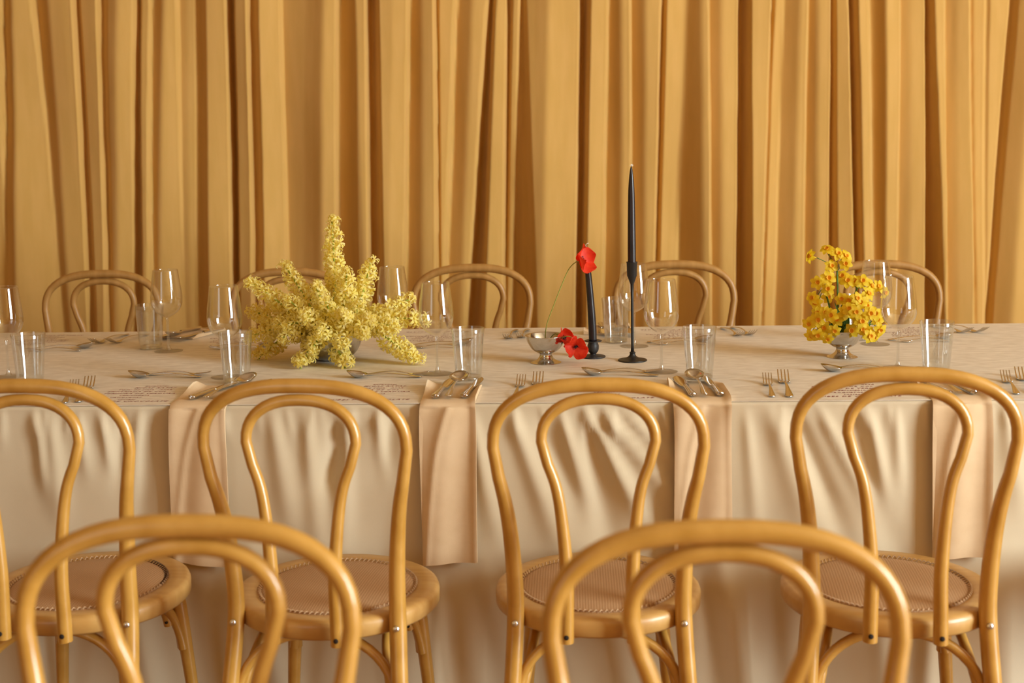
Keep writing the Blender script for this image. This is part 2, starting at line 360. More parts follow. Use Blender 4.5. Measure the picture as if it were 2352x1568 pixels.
b.build('paper_sheet', M['paper'], pr_, False)
def menu(x, y, rz, m, lines, pitch=.0275, k=1.0):
    mp = None
    for row, (txt, size, dx) in enumerate(lines):
        cu = bpy.data.curves.new('menu_line', 'FONT'); cu.body = txt; cu.size = size*k; cu.shear = .35; cu.align_x = 'CENTER'; cu.space_character = 1.25; cu.resolution_u = 1
        cu.offset = .0003
        o = bpy.data.objects.new('tmp', cu); C.objects.link(o); dg = bpy.context.evaluated_depsgraph_get()
        me = bpy.data.meshes.new_from_object(o.evaluated_get(dg)); bpy.data.objects.remove(o)
        me.materials.clear(); me.materials.append(m)
        q = bpy.data.objects.new('menu_line', me); C.objects.link(q); q.parent = pr_
        off = Vector((dx, -row*pitch*k)); ca, sa = math.cos(rz), math.sin(rz)
        q.location = (x+off.x*ca-off.y*sa, y+off.x*sa+off.y*ca, TZ+.0003); q.rotation_euler = (0, 0, rz)
LINES = [('ENTRANTES', .008, .008), ('MIGAS RATAS', .0125, .010), ('TOFU DE SOJA   ASAR', .0100, -.006), ('EMPANADA DE COL', .0120, -.018), ('TEMPURA DE VERDURA', .0125, -.006), ('CEBICHERIA', .010, -.01), ('CROQUETAS', .0100, -.022), ('POSTRES', .008, -.012), ('NUBES DE CHOCOLATE', .0135, -.006)]
for x in (-.945, -.430, .082, .590): menu(x, 2.778, 0, M['ink'], LINES, .0202)
for x in (-1.485, -.93, -.385, .270, .90): menu(x, 3.365, PI, M['ink_b'], LINES, .0202)
# ------------------------------------------------------------------ chairs
def make_chair(label, wood=M['wood']):
    t = thing('bentwood_chair', label, 'chair')
    sy = .975
    b = MB(); b.lathe([(.150, .418), (.190, .416), (.195, .421), (.1955, .440), (.193, .447), (.186, .4505), (.158, .4505), (.150, .447), (.150, .418)], 64)
    for v in b.v: v.y *= sy
    b.build('seat_frame', M['wood_seat'], t, sh=50)
    b = MB(); b.lathe([(0, .4575), (.06, .4566), (.11, .4540), (.140, .4505), (.1505, .4475), (.1505, .440), (0, .440)], 64)
    for v in b.v: v.y *= sy
    cs = b.build('cane_seat', M['cane'], t)
    b = MB()
    for k in range(120):
        a = 2*PI*k/96; a2 = a+.045; b.tube([(.1525*math.cos(a), .1525*math.sin(a)*sy, .4505), (.1500*math.cos(a+.02), .15*math.sin(a+.02)*sy, .4535), (.1445*math.cos(a2), .1445*math.sin(a2)*sy, .4492)], .0014, 5, False)
    b.build('cane_binding', M['cane_edge'], cs)
    # outer bow: rear legs and back in one bent piece
    side = [(.180, -.245, 0, .0125), (.170, -.205, .15, .0140), (.158, -.165, .32, .0155), (.1515, -.140, .44, .0158), (.1525, -.142, .52, .0150), (.158, -.150, .60, .0140), (.166, -.162, .66, .0128), (.1765, -.174, .71, .0115)]
    top = []
    for k in range(0, 25):
        a = PI*k/24; cx_, s_ = math.cos(a), math.sin(a); e = 2/2.55
        top.append((.1845*math.copysign(abs(cx_)**e, cx_), -.178-.010*s_, .762+.112*(s_**e), .0108+.0022*s_**2))
    pts = spline(side, 6)[:-1]+top+[(-x_, y_, z_, r_) for x_, y_, z_, r_ in reversed(spline(side, 6)[:-1])]
    b = MB(); b.tube([p[:3] for p in pts], [p[3] for p in pts], 18); b.build('back_bow', wood, t, sh=60)
    sd = [(.0590, -.206, .4180, .0128), (.0585, -.206, .46, .0128), (.0575, -.206, .54, .0122), (.0640, -.203, .63, .0110), (.0740, -.200, .695, .0102), (.0900, -.197, .740, .0098)]
    top = []
    for k in range(0, 21):
        a = PI*k/20; cx_, s_ = math.cos(a), math.sin(a); e = 2/2.3
        top.append((.0990*math.copysign(abs(cx_)**e, cx_), -.195+.003*s_, .776+.074*(s_**e), .0098+.0008*s_))
    pts = spline(sd, 6)[:-1]+top+[(-x_, y_, z_, r_) for x_, y_, z_, r_ in reversed(spline(sd, 6)[:-1])]
    b = MB(); b.tube([p[:3] for p in pts], [p[3] for p in pts], 16); il = b.build('inner_loop', wood, t, sh=60)
    for s in (-1, 1):
        b = MB(); b.lathe([(0, .001), (.0042, .001), (.0046, 0), (.0042, -.001), (0, -.001)], 12); b.build('screw_hole', M['hole'], il, loc=(s*.0592, -.2192, .431), rot=(PI/2, 0, 0))
        b = MB(); b.lathe([(0, .0045), (.003, .004), (.0055, .002), (.0064, 0), (0, 0)], 14); b.build('bolt_cap', M['chrome'], t, loc=(s*.1518, -.1568, .432), rot=(PI/2, 0, 0))
        b = MB(); pts = spline([(s*.120, .118, .417, .0165), (s*.128, .128, .36, .0155), (s*.143, .142, .18, .0125), (s*.155, .155, 0, .0105)], 5)
        b.tube([p[:3] for p in pts], [p[3] for p in pts], 14); b.build('leg', wood, t, sh=60)
    def arch(A, Bp, z0, z1, inn, r=.0092, name='brace'):
        P = []
        for k in range(0, 25):
            u = k/24; a = PI*u; s_ = math.sin(a)
            c_ = (1-math.copysign(abs(math.cos(a))**.9, math.cos(a)))/2
            P.append((A[0]+(Bp[0]-A[0])*c_+inn[0]*s_, A[1]+(Bp[1]-A[1])*c_+inn[1]*s_, z0+(z1-z0)*s_**.85))
        b = MB(); b.tube(P, r, 12); b.build(name, wood, t, sh=60)
    arch((.150, -.158), (-.150, -.158), .27, .4070, (0, .03))
    for s in (-1, 1): arch((s*.145, -.15), (s*.134, .125), .27, .4070, (-s*.03, 0))
    arch((.128, .133), (-.128, .133), .27, .4070, (0, -.03))
    for s in (-1, 1):   # short bent brackets that end in a screwed flat under the frame's front corners
        b = MB(); pts = spline([(s*.085, .085, .412), (s*.098, .098, .385), (s*.108, .106, .350), (s*.112, .110, .325)], 4); b.tube(pts, .0095, 12)
        br = b.build('bracket', wood, t, sh=60)
        b = MB(); b.lathe([(0, .001), (.0035, .001), (.0038, 0), (.0035, -.001), (0, -.001)], 10); b.build('screw_hole', M['hole'], br, loc=(s*.1115, .1000, .334), rot=(PI/2, 0, 0))
    return t
FG = 'honey bentwood chairs on the near side of the table'
ch = make_chair('near-side honey bentwood chair cut by the left edge of the photo')
ch['group'] = FG
def place(o, hx, hy, rz, s=1.0):
    o.location = (hx-.19*math.sin(rz), hy+.19*math.cos(rz), 0); o.rotation_euler = (0, 0, rz); o.scale = (1, 1, s)
place(ch, -.971, 2.178, -.10, 1.006)
for lab, hx, rz, s in [('near-side honey bentwood chair in front of the yellow hyacinth arrangement', -.477, -.10, 1.006), ('near-side honey bentwood chair in front of the poppies and black candles', .040, 0, 1.0), ('near-side honey bentwood chair in front of the daffodils', .565, -.085, 1.020), ('near-side honey bentwood chair just beyond the right edge of the photo', 1.10, -.05, 1.0)]:
    place(dup(ch, lab, (0, 0, 0), 0, FG), hx, 2.160 if hx < 0 or hx > .3 else 2.178, rz, s)
def place_far(o, hx, hy, rz, s): o.location = (hx+.19*math.sin(rz), hy-.19*math.cos(rz), 0); o.rotation_euler = (0, 0, PI+rz); o.scale = (1, 1, s)
BG = 'blurred bentwood chairs in the foreground with backs to the table'
place_far(dup(ch, 'large blurred bentwood chair in the left foreground', (0, 0, 0), 0, BG), -.433, 1.36, 0, 1.012)
place_far(dup(ch, 'large blurred bentwood chair in the right foreground', (0, 0, 0), 0, BG), .156, 1.325, 0, 1.016)
KG = 'bentwood chairs on the far side of the table'
cb = make_chair('far-side bentwood chair at the left, behind the leftmost far tumbler', M['wood_back']); cb['group'] = KG
place_far(cb, -1.505, 3.985, 0, 1.008)
for lab, hx, rz, s in [('far-side bentwood chair mostly hidden behind the yellow hyacinths', -.90, 0, 1.008), ('far-side bentwood chair in the middle, between hyacinths and tall poppy', -.320, 0, 1.014), ('far-side bentwood chair to the right of the tall black candle', .316, 0, 1.018), ('far-side bentwood chair behind the daffodils', .948, 0, 1.010)]:
    place_far(dup(cb, lab, (0, 0, 0), 0, KG), hx, 3.985, rz, s)

# ------------------------------------------------------------------ napkins
def napkin(label, path, xo, wd, yo, rz=0, hem_tilt=0, seed=1, far=False, drop=None, group='peach napkins hanging over the near table edge'):
    """path: (y, z) centre line from the inner end to the hem; a folded pad of cloth with soft raised sides."""
    r = random.Random(seed); t = thing('napkin', label, 'napkin', (xo, yo, 0), rz, group)
    nx = 24; P = spline(path, 8); vs = []; T = .0045
    for j, (y, z) in enumerate(P):
        u = j/(len(P)-1); ty = (P[min(j+1, len(P)-1)][0]-P[max(j-1, 0)][0]); tz = (P[min(j+1, len(P)-1)][1]-P[max(j-1, 0)][1]); l = math.hypot(ty, tz) or 1
        ny, nz = tz/l, -ty/l
        if far: ny, nz = -ny, -nz
        if nz < -.3 or (abs(nz) <= .3 and ((ny > 0) != far)): ny, nz = -ny, -nz
        for i in range(nx+1):
            s = i/nx*2-1; x = s*wd/2*(1-.02*math.sin(u*9+seed))
            e = abs(s)**10; flat = max(0, nz)
            h = T*(1-e*.55)
            h += .010*max(0, s-.72)/.28*flat*smoothstep(0, .12, u)*(1-.3*u) + (.016*max(0, -s-.72)/.28*flat*math.exp(-((u-.06)/.09)**2))
            if nz < .5: h += .004*math.sin(s*4+u*5+seed)+.0035*math.exp(-((s-(.9-1.8*u))/.12)**2)+.005*smoothstep(.75, 1, s)
            hz = hem_tilt*s*smoothstep(.6, 1, u)
            vs.append((x, y+ny*h, z+nz*h+hz))
    n = nx+1; m = len(P)
    vs2 = []
    for j, (y, z) in enumerate(P):
        u = j/(m-1)
        for i in range(n):
            s = i/nx*2-1; vs2.append((s*wd/2*(1-.02*math.sin(u*9+seed)), y, z+hem_tilt*s*smoothstep(.6, 1, u)))
    fs = [(j*n+i, j*n+i+1, (j+1)*n+i+1, (j+1)*n+i) for j in range(m-1) for i in range(n-1)]
    o = m*n; fs += [(o+j*n+i, o+(j+1)*n+i, o+(j+1)*n+i+1, o+j*n+i+1) for j in range(m-1) for i in range(n-1)]
    ring = [i for i in range(n)]+[j*n+n-1 for j in range(1, m)]+[(m-1)*n+i for i in range(n-2, -1, -1)]+[j*n for j in range(m-2, 0, -1)]
    for a, c in zip(ring, ring[1:]+ring[:1]): fs.append((a, c, o+c, o+a))
    b = MB(); b.add(vs+vs2, fs); b.build('folded_cloth', M['napkin'], t, sh=70)
    return t
NP = [('peach napkin hanging left of the chair in front of the hyacinths', -.783, .122, -.05, -.006, .172, .420, 3), ('peach napkin hanging between the hyacinth chair and the poppy chair', -.262, .116, 0, .004, .175, .423, 5),
      ('peach napkin hanging between the poppy chair and the daffodil chair', .260, .117, 0, .002, .180, .430, 8), ('peach napkin hanging behind the back of the daffodil chair', .782, .117, 0, .002, .16, .434, 11)]
for lab, xo, wd, rz, tl, ln, zb, sd in NP:
    y0 = -.004
    napkin(lab, [(ln, TZ+.0012), (ln*.6, TZ+.0012), (.03, TZ+.0012), (y0+.004, TZ-.001), (y0-.008, TZ-.012), (y0-.014, TZ-.05), (y0-.017, .65), (y0-.020, .55), (y0-.021, zb)], xo, wd, YF, rz, tl, sd)
for lab, xo, rz, sd in [('folded napkin under cutlery at the far setting beside the left far wine glass', -1.06, -.28, 2), ('folded napkin at the far setting behind the short black candle and tumbler', .10, -.1, 4)]:
    napkin(lab, [(-.155, TZ+.0012), (-.1, TZ+.0012), (-.02, TZ+.0012), (.006, TZ-.002), (.016, TZ-.02), (.022, .65), (.026, .50)], xo, .115, YB+.01, rz, 0, sd, True, group='peach napkins at the far settings')

# ------------------------------------------------------------------ glassware
def make_wine():
    t = thing('wine_glass', '', 'wine glass')
    out = [(.0045, .0885), (.009, .0905), (.018, .0955), (.0275, .1030), (.0350, .1130), (.0392, .1240), (.0405, .1350), (.0400, .1480), (.0385, .1640), (.0362, .1820), (.0338, .2000), (.0322, .2130)]
    inn = [(r-.0010, z) for r, z in reversed(out[3:])]+[(.0170, .0970), (.008, .0925), (0, .0915)]
    o_ = spline(out, 3); 
    b = MB(); b.lathe([(0, .0865)]+o_+[(.0317, .2136)]+spline(inn, 3), 48); b.build('bowl', M['glass'], t)
    b = MB(); b.lathe(spline([(.0085, .0040), (.0050, .0105), (.0036, .0200), (.0032, .045), (.0034, .075), (.0048, .0870)], 5)+[(0, .0872)], 20); b.build('stem', M['stem_glass'], t)
    b = MB(); b.lathe([(0, 0), (.0365, 0), (.0372, .0006), (.0365, .0012), (.022, .0024), (.011, .0040), (.0075, .0060), (0, .0062)], 48); b.build('foot', M['foot_glass'], t)
    return t
def make_tumbler():
    t = thing('water_tumbler', '', 'tumbler')
    out = [(.0255, 0), (.0285, .0012), (.0295, .004), (.0305, .02), (.0335, .06), (.0362, .095), (.0380, .1155)]
    b = MB(); b.lathe(out+[(.0376, .1166), (.0370, .1166), (.0366, .1155)]+[(r-.0013, z) for r, z in reversed(out[3:-1])]+[(.0278, .0085), (.024, .0075)], 56); b.build('glass_wall', M['tumbler'], t)
    b = MB(); b.lathe([(0, .0020), (.012, .0016), (.020, .0003), (.0255, .0002), (.0284, .0014), (.0290, .0045), (.0275, .0074), (.022, .0070), (0, .0068)], 48); b.build('base', M['stem_glass'], t)
    return t
WG = 'wine glasses on the paper-covered table'; TG = 'water tumblers on the paper-covered table'
wine = make_wine(); first = True
for lab, x, y in [('near wine glass cut by the left edge of the photo', -1.334, 2.908), ('near wine glass left of the hyacinths, behind a tumbler', -.806, 2.885), ('near wine glass touching the right tips of the hyacinths', -.317, 2.904), ('near wine glass just right of the tall black candlestick', .201, 2.909), ('near wine glass right of the daffodils', .743, 2.928),
                  ('far wine glass beside the left far tumbler, in front of the leftmost far chair', -1.058, 3.246), ('far wine glass standing behind the right side of the hyacinths', -.467, 3.255), ('far wine glass behind the stem of the tall black candlestick', .155, 3.256), ('far wine glass behind the daffodils', .768, 3.256)]:
    if first: wine.location = (x, y, TZ); wine['label'] = lab; wine['group'] = WG; first = False
    else: dup(wine, lab, (x, y, TZ), random.random()*6, WG)
tum = make_tumbler(); first = True
for lab, x, y in [('near water tumbler at the left end, beside the cut-off wine glass', -1.242, 2.817), ('near water tumbler left of the hyacinths', -.765, 2.819), ('near water tumbler right of the hyacinths, above a napkin with cutlery', -.239, 2.838), ('near water tumbler right of the tall black candlestick', .280, 2.828), ('near water tumbler at the right end, beside the rightmost wine glass', .814, 2.872),
                  ('far water tumbler in front of the leftmost far chair', -1.120, 3.291), ('far water tumbler between the two black candles', .111, 3.326), ('far water tumbler hidden behind the daffodils', .740, 3.335)]:
    if first: tum.location = (x, y, TZ); tum['label'] = lab; tum['group'] = TG; first = False
    else: dup(tum, lab, (x, y, TZ), random.random()*6, TG)

# ------------------------------------------------------------------ cutlery (pointing to +Y, handle end at the origin)
def strip(prof, th, n=9, dome=.0):
    """prof: (y, half width, z). A rounded bar of that outline."""
    P = spline(prof, 4); b = MB(); vs = []; k = 10
    for y, w_, z in P:
        for i in range(k):
            a = 2*PI*i/k; vs.append((math.cos(a)*max(w_, .0004), y, z+math.sin(a)*th/2*(1 if dome == 0 else 1)))
    m = len(P); fs = [(j*k+i, j*k+(i+1) % k, (j+1)*k+(i+1) % k, (j+1)*k+i) for j in range(m-1) for i in range(k)]
    fs += [tuple(range(k)), tuple((m-1)*k+i for i in range(k-1, -1, -1))]
    b.add(vs, fs); return b
def fork_parts(t, Ln, lift=1.0):
    s = Ln/.20
    strip([(0, .0005, .003), (.004*s, .0072*s, .003), (.014*s, .0080*s, .0035), (.045*s, .0052*s, .0075), (.09*s, .0028*s, .0100), (.125*s, .0028*s, .0070), (.138*s, .0060*s, .0045), (.146*s, .0110*s, .0032), (.152*s, .0122*s, .0030)], .0022).build('handle', M['cutlery'], t)
    for k in range(4):
        x = (-.0105+.007*k)*s; b = MB(); P = spline([(x, .150*s, .0030), (x, .165*s, .0042), (x*1.02, .185*s, .003+.0090*lift), (x*1.02, .2*s, .003+.0170*lift)], 4); b.tube(P, [.0017*s+.0003-.0009*i/len(P) for i in range(len(P))], 6); b.build('tine', M['cutlery'], t)
def spoon_parts(t, Ln, bw=.021, bl=.064):
    s = Ln/.20
    strip([(0, .0005, .003), (.004*s, .0070*s, .003), (.014*s, .0078*s, .0035), (.045*s, .0050*s, .0075), (.09*s, .0028*s, .0110), (.125*s, .0030*s, .0100), (.139*s, .0040*s, .0085)], .0022).build('handle', M['cutlery'], t)
    b = MB(); vs = []; nr, na = 7, 24; y0 = .136*s; yc = y0+bl/2*s
    def pt(r, a, dz):
        cy_ = math.sin(a); w_ = bw*s*(1-.12*cy_)
        return (math.cos(a)*w_*r, yc+cy_*bl/2*s*r, .0020+(.0125+.0050*cy_)*s*(r**2)+dz)
    for lay in (0, 1):
        for j in range(nr+1):
            r = j/nr
            for i in range(na): vs.append(pt(max(r, .001), 2*PI*i/na, -.0010*lay+ (.0002 if lay == 0 else 0)))
    n1 = (nr+1)*na; fs = []
    for j in range(nr):
        for i in range(na): 
            i2 = (i+1) % na; fs.append((j*na+i, j*na+i2, (j+1)*na+i2, (j+1)*na+i)); fs.append((n1+j*na+i, n1+(j+1)*na+i, n1+(j+1)*na+i2, n1+j*na+i2))
    for i in range(na): i2 = (i+1) % na; fs.append((nr*na+i, nr*na+i2, n1+nr*na+i2, n1+nr*na+i))
    b.add(vs, fs); b.build('spoon_bowl', M['cutlery'], t)
def knife_parts(t, Ln, wide=.009):
    s = Ln/.21
    strip([(0, .0005, .006), (.002*s, .0075*s, .006), (.008*s, .0095*s, .006), (.03*s, .0080*s, .006), (.07*s, .0058*s, .006), (.092*s, .0060*s, .006)], .0085).build('handle', M['cutlery'], t)
    b = strip([(.090*s, .0040*s, .006), (.10*s, wide*.75, .0055), (.14*s, wide, .005), (.18*s, wide, .005), (.2*s, wide*.7, .0055), (.21*s, .0012, .006)], .0016); b.build('blade', M['cutlery'], t)
def cutlery(kind, label, tip, end, z=TZ, group=None, ln=None, tilt=0):
    dx, dy = tip[0]-end[0], tip[1]-end[1]; Ln = ln or math.hypot(dx, dy); rz = math.atan2(-dx, dy)
    name = {'fork': 'fork', 'spoon': 'spoon', 'knife': 'table_knife', 'broad': 'butter_knife', 'dspoon': 'dessert_spoon', 'dfork': 'dessert_fork'}[kind]
    t = thing(name, label, 'knife' if kind in ('knife', 'broad') else kind.replace('d', '') if kind != 'fork' else 'fork', (end[0], end[1], z), rz, group)
    t.rotation_euler = (tilt, 0, rz)
    if kind in ('fork', 'dfork'): fork_parts(t, Ln, .35 if kind == 'dfork' else 1.0)
    elif kind in ('spoon', 'dspoon'): spoon_parts(t, Ln, *((.0215, .062) if kind == 'spoon' else (.018, .055)))
    elif kind == 'knife': knife_parts(t, Ln)
    else: knife_parts(t, Ln, .0125)
    return t
FK = 'forks laid left of the near settings'
for lab, tip, end in [('small fork of the leftmost near pair, tilted right', (-1.118, 2.765), (-1.076, 2.600)), ('larger fork of the leftmost near pair, tilted right', (-1.098, 2.805), (-1.050, 2.608)),
    ('small fork left of the poppy chair', (-.117, 2.785), (-.125, 2.615)), ('larger fork beside the top of the poppy chair', (-.080, 2.815), (-.088, 2.615)),
    ('small fork right of the third napkin', (.422, 2.780), (.408, 2.612)), ('larger fork right of the third napkin', (.462, 2.815), (.443, 2.610)),
    ('small fork at the right edge, beside the daffodil chair', (.938, 2.790), (.908, 2.622)), ('larger fork cut by the right edge of the photo', (.983, 2.825), (.940, 2.622))]:
    cutlery('fork', lab, tip, end, group=FK)
FB = 'forks laid at the far settings'
for lab, tip, end in [('left fork of the far pair beside the left far tumbler', (-1.300, 3.340), (-1.262, 3.520)), ('right fork of the far pair beside the left far tumbler', (-1.258, 3.345), (-1.200, 3.515)),
    ('left fork of the far pair behind the tall poppy bowl', (-.180, 3.352), (-.160, 3.535)), ('right fork of the far pair behind the tall poppy bowl', (-.146, 3.366), (-.128, 3.540)),
    ('left fork of the far pair behind the third near tumbler', (.445, 3.365), (.410, 3.535)), ('right fork of the far pair in front of the chair right of the tall candle', (.478, 3.378), (.440, 3.545)),
    ('left fork of the far pair at the right end', (1.048, 3.385), (.985, 3.545)), ('right fork of the far pair at the right end', (1.090, 3.390), (1.02, 3.55))]:
    cutlery('fork', lab, tip, end, group=FB)
DG = 'dessert cutlery laid above the near settings'
for i, (nm, x, y, a) in enumerate([('above the leftmost printed menu', -1.045, 2.880, -.02), ('below the front of the hyacinths', -.530, 2.860, -.02), ('below the tall black candlestick', .008, 2.872, -.12), ('in front of the daffodil bowl', .552, 2.893, -.06)]):
    cutlery('dspoon', 'dessert spoon pointing left '+nm, (x, y), (x+.182, y+.182*a), group=DG)
    cutlery('dfork', 'dessert fork pointing right '+nm, (x+.168, y+.026), (x+.045, y+.030), group=DG, ln=.15)
DB = 'dessert cutlery laid above the far settings'
for nm, x, y in [('at the far left, behind the near tumbler', -1.265, 3.300), ('between the left wine glasses and hyacinths', -.780, 3.310), ('behind the wine glass right of the hyacinths', -.255, 3.30), ('behind the third near tumbler', .372, 3.320), ('behind the rightmost near tumbler', .995, 3.325)]:
    cutlery('dspoon', 'far dessert spoon pointing right '+nm, (x, y), (x-.182, y-.015), group=DB)
    cutlery('dfork', 'far dessert fork pointing left '+nm, (x-.175, y-.045), (x-.03, y-.045), group=DB)
NZ = TZ+.0062
NG = 'cutlery resting on the near napkins'
for nm, sets in [('on the napkin left of the hyacinth chair', (((-.745, 2.790), (-.806, 2.600)), ((-.715, 2.800), (-.775, 2.598)), ((-.690, 2.760), (-.742, 2.602)))),
                 ('on the napkin below the tumbler right of the hyacinths', (((-.270, 2.790), (-.290, 2.594)), ((-.250, 2.800), (-.262, 2.590)), ((-.206, 2.800), (-.230, 2.596)))),
                 ('on the napkin between the poppy and daffodil chairs', (((.226, 2.785), (.243, 2.594)), ((.260, 2.800), (.268, 2.590)), ((.286, 2.800), (.300, 2.597)))),
                 ('on the napkin behind the daffodil chair', (((.720, 2.775), (.764, 2.596)), ((.752, 2.785), (.786, 2.594)), ((.790, 2.77), (.815, 2.598))))]:
    for kind, dsc, (tip, end), dz in zip(('broad', 'spoon', 'knife'), ('left knife with heavy handle ', 'soup spoon ', 'right knife with heavy handle '), sets, (0, .004, 0)):
        cutlery(kind, dsc+nm, tip, end, NZ+dz, NG, .2)
FN = 'cutlery resting on the far napkins'
for nm, sets in [('at the far left setting beside the wine glass', (((-1.150, 3.400), (-1.068, 3.570)), ((-1.105, 3.395), (-1.045, 3.56)), ((-1.085, 3.375), (-1.00, 3.555)))), ('at the far setting behind the black candles', (((.085, 3.38), (.075, 3.575)), ((.12, 3.38), (.11, 3.575)), ((.155, 3.38), (.145, 3.575))))]:
    for kind, dsc, (tip, end), dz in zip(('broad', 'spoon', 'knife'), ('left knife ', 'soup spoon ', 'right knife '), sets, (0, .004, 0)):
        cutlery(kind, dsc+nm, tip, end, NZ+dz, FN, .185)

# ------------------------------------------------------------------ bowls, candles
def coupe(label, x, y):
    t = thing('footed_bowl', label, 'bowl', (x, y, TZ), 0, 'footed steel bowls')
    b = MB(); b.lathe([(0, .0205)]+spline([(.0155, .0228), (.0235, .0262), (.0330, .0330), (.0400, .0425), (.0455, .0530), (.0480, .0650)], 4)+[(.0496, .0668), (.0488, .0672), (.0470, .0655)]+spline([(.0443, .0530), (.0388, .0435), (.0320, .0345), (.02, .0278), (0, .0262)], 4), 56)
    b.build('bowl', M['steel'], t)
    b = MB(); b.lathe([(0, .0220), (.0152, .0222), (.0150, .0205)]+spline([(.0148, .0200), (.0165, .0140), (.0220, .0075), (.0300, .0032), (.0365, .0012)], 4)+[(.0372, .0004), (.0360, 0), (0, 0)], 56); b.build('foot', M['steel'], t, sh=50)
    return t
coupe('footed steel bowl holding the red poppies', -.068, 3.037)
coupe('footed steel bowl holding the daffodils', .648, 3.080)
hb = thing('hammered_bowl', 'round hammered silver bowl under the pale yellow hyacinths', 'bowl', (-.602, 3.103, TZ))
b = MB(); o_ = spline([(.030, .001), (.050, .008), (.066, .024), (.075, .046), (.0785, .068)], 5); b.lathe([(0, 0)]+o_+[(.0775, .069)]+[(r-.0018, z+.001) for r, z in reversed(o_[:-1])]+[(0, .003)], 64); b.build('bowl_wall', M['hammered'], hb)
# short cast iron holder with leaning taper
t = thing('candle_holder', 'squat black cast iron candle holder behind the drooping poppies', 'candle holder', (.047, 3.103, TZ))
b = MB(); b.lathe([(0, 0), (.0295, 0), (.0305, .0015), (.0300, .0032), (.014, .0045), (.0085, .0070), (0, .0072)], 40); b.build('base', M['iron'], t, sh=50)
b = MB(); b.lathe(spline([(.0075, .0068), (.0078, .0095), (.0122, .0150), (.0140, .0220), (.0138, .0300), (.0112, .0365), (.0112, .0390)], 4)+[(0, .039)], 32, amp=lambda a, z: .03*math.sin(3*a)); b.build('socket', M['iron'], t)
b = MB(); b.lathe([(0, .0375), (.0110, .0378), (.0200, .0395), (.0225, .0408), (.0205, .0418), (.0110, .0400), (0, .0400)], 32); b.build('drip_pan', M['iron'], t)
t = thing('taper_candle', 'shorter black taper candle leaning left, its tip behind the tall poppy', 'candle', (.0465, 3.103, TZ+.0402))
P = [(0, 0, 0), (-.0012, 0, .04), (-.0045, 0, .10), (-.0090, 0, .16), (-.0120, 0, .20), (-.0140, 0, .232)]; pts = spline([(p[0], p[1], p[2], r) for p, r in zip(P, (.0098, .0100, .0088, .0078, .0062, .0018))], 5)
b = MB(); b.tube([p[:3] for p in pts], [p[3] for p in pts], 20); b.build('wax', M['wax'], t)
b = MB(); b.tube([(-.014, 0, .231), (-.0152, 0, .237), (-.0120, 0, .2405), (-.0080, 0, .2415)], .0011, 6); b.build('wick', M['wick'], t)
# tall slender holder
t = thing('candlestick', 'tall slender black metal candlestick with round foot', 'candle holder', (.141, 3.051, TZ))
b = MB(); b.lathe([(0, 0), (.0340, 0), (.0352, .0012), (.0345, .0028)]+spline([(.0300, .0038), (.0180, .0065), (.0095, .0110), (.0062, .0170)], 4)+[(.0072, .0185), (.0072, .0205), (.0045, .0225), (0, .0225)], 48); b.build('foot', M['black_metal'], t, sh=50)
b = MB(); b.lathe([(0, .0215), (.0042, .0215), (.0034, .040), (.0034, .150), (.0042, .1870), (0, .1875)], 20); b.build('stem', M['black_metal'], t)
b = MB(); b.lathe([(0, .1865), (.0046, .1868), (.0050, .1885), (.0105, .2035), (.0118, .2060), (.0128, .2375), (.0136, .2385), (.0136, .2400), (.0112, .2402), (.0100, .2200), (0, .2195)], 32); b.build('cup', M['black_metal'], t, sh=40)
t = thing('taper_candle', 'tallest black taper candle with a frayed white wick', 'candle', (.141, 3.051, TZ+.2200))
b = MB(); b.lathe([(0, 0), (.0098, 0)]+spline([(.0098, .01), (.0098, .06), (.0090, .13), (.0078, .185), (.0055, .220), (.0030, .240), (.0012, .2475)], 5)+[(0, .2480)], 24); wx = b.build('wax', M['wax'], t); wx.data.transform(Matrix.Shear('XY', 4, (0, 0)))
b = MB(); b.tube([(0, 0, .2470), (.0005, 0, .2490)], .0008, 6)
r = random.Random(4)
for k in range(14):
    a = r.uniform(0, 2*PI); e = r.uniform(-.2, 1.2); d = Vector((math.cos(a)*math.cos(e), math.sin(a)*math.cos(e), math.sin(e))); b.tube([(0, 0, .2488), tuple(Vector((0, 0, .2488))+d*.003), tuple(Vector((0, 0, .2488))+d*.0048+Vector((.001, 0, .0005)))], .0004, 4)
b.build('wick', M['wick'], t)
# ------------------------------------------------------------------ hyacinths
def floret_mesh(seed):
    r = random.Random(seed); b = MB()
    b.tube([(0, 0, 0), (0, 0, .004), (0, 0, .009)], [.0013, .0021, .0019], 6, False)
    for k in range(6):
        a = PI/3*k+r.uniform(-.1, .1); ln = r.uniform(.0100, .0145); wd = r.uniform(.0013, .0020); curl = r.uniform(.7, 1.25)
        rows = []
        for j, u in enumerate((0, .3, .65, 1)):
            rad = .0018+ln*math.sin(min(u*1.35*curl, 1.5))*.78; z = .0085+.0062*math.sin(u*2.1)*1.0-.0075*u*u*curl
            w_ = wd*(.65, 1, 1.05, .12)[j]; rows.append((rad, z, w_))
        vs = []
        for rad, z, w_ in rows:
            for s, dz in ((-1, 0), (0, -.0005), (1, 0)): vs.append((rad*math.cos(a)-s*w_*math.sin(a), rad*math.sin(a)+s*w_*math.cos(a), z+dz))
        b.add(vs, [(j*3+i, j*3+i+1, j*3+i+4, j*3+i+3) for j in range(3) for i in range(2)])
    me = bpy.data.meshes.new('floret'); me.from_pydata([tuple(v) for v in b.v], [], b.f); me.update(); me.materials.append(M['hy'])
    me.polygons.foreach_set('use_smooth', [True]*len(me.polygons)); return me
FL = [floret_mesh(k) for k in range(5)]
def frame_to(d, roll):
    q = Vector(d).to_track_quat('Z', 'Y'); return q.to_matrix() @ Matrix.Rotation(roll, 3, 'Z')
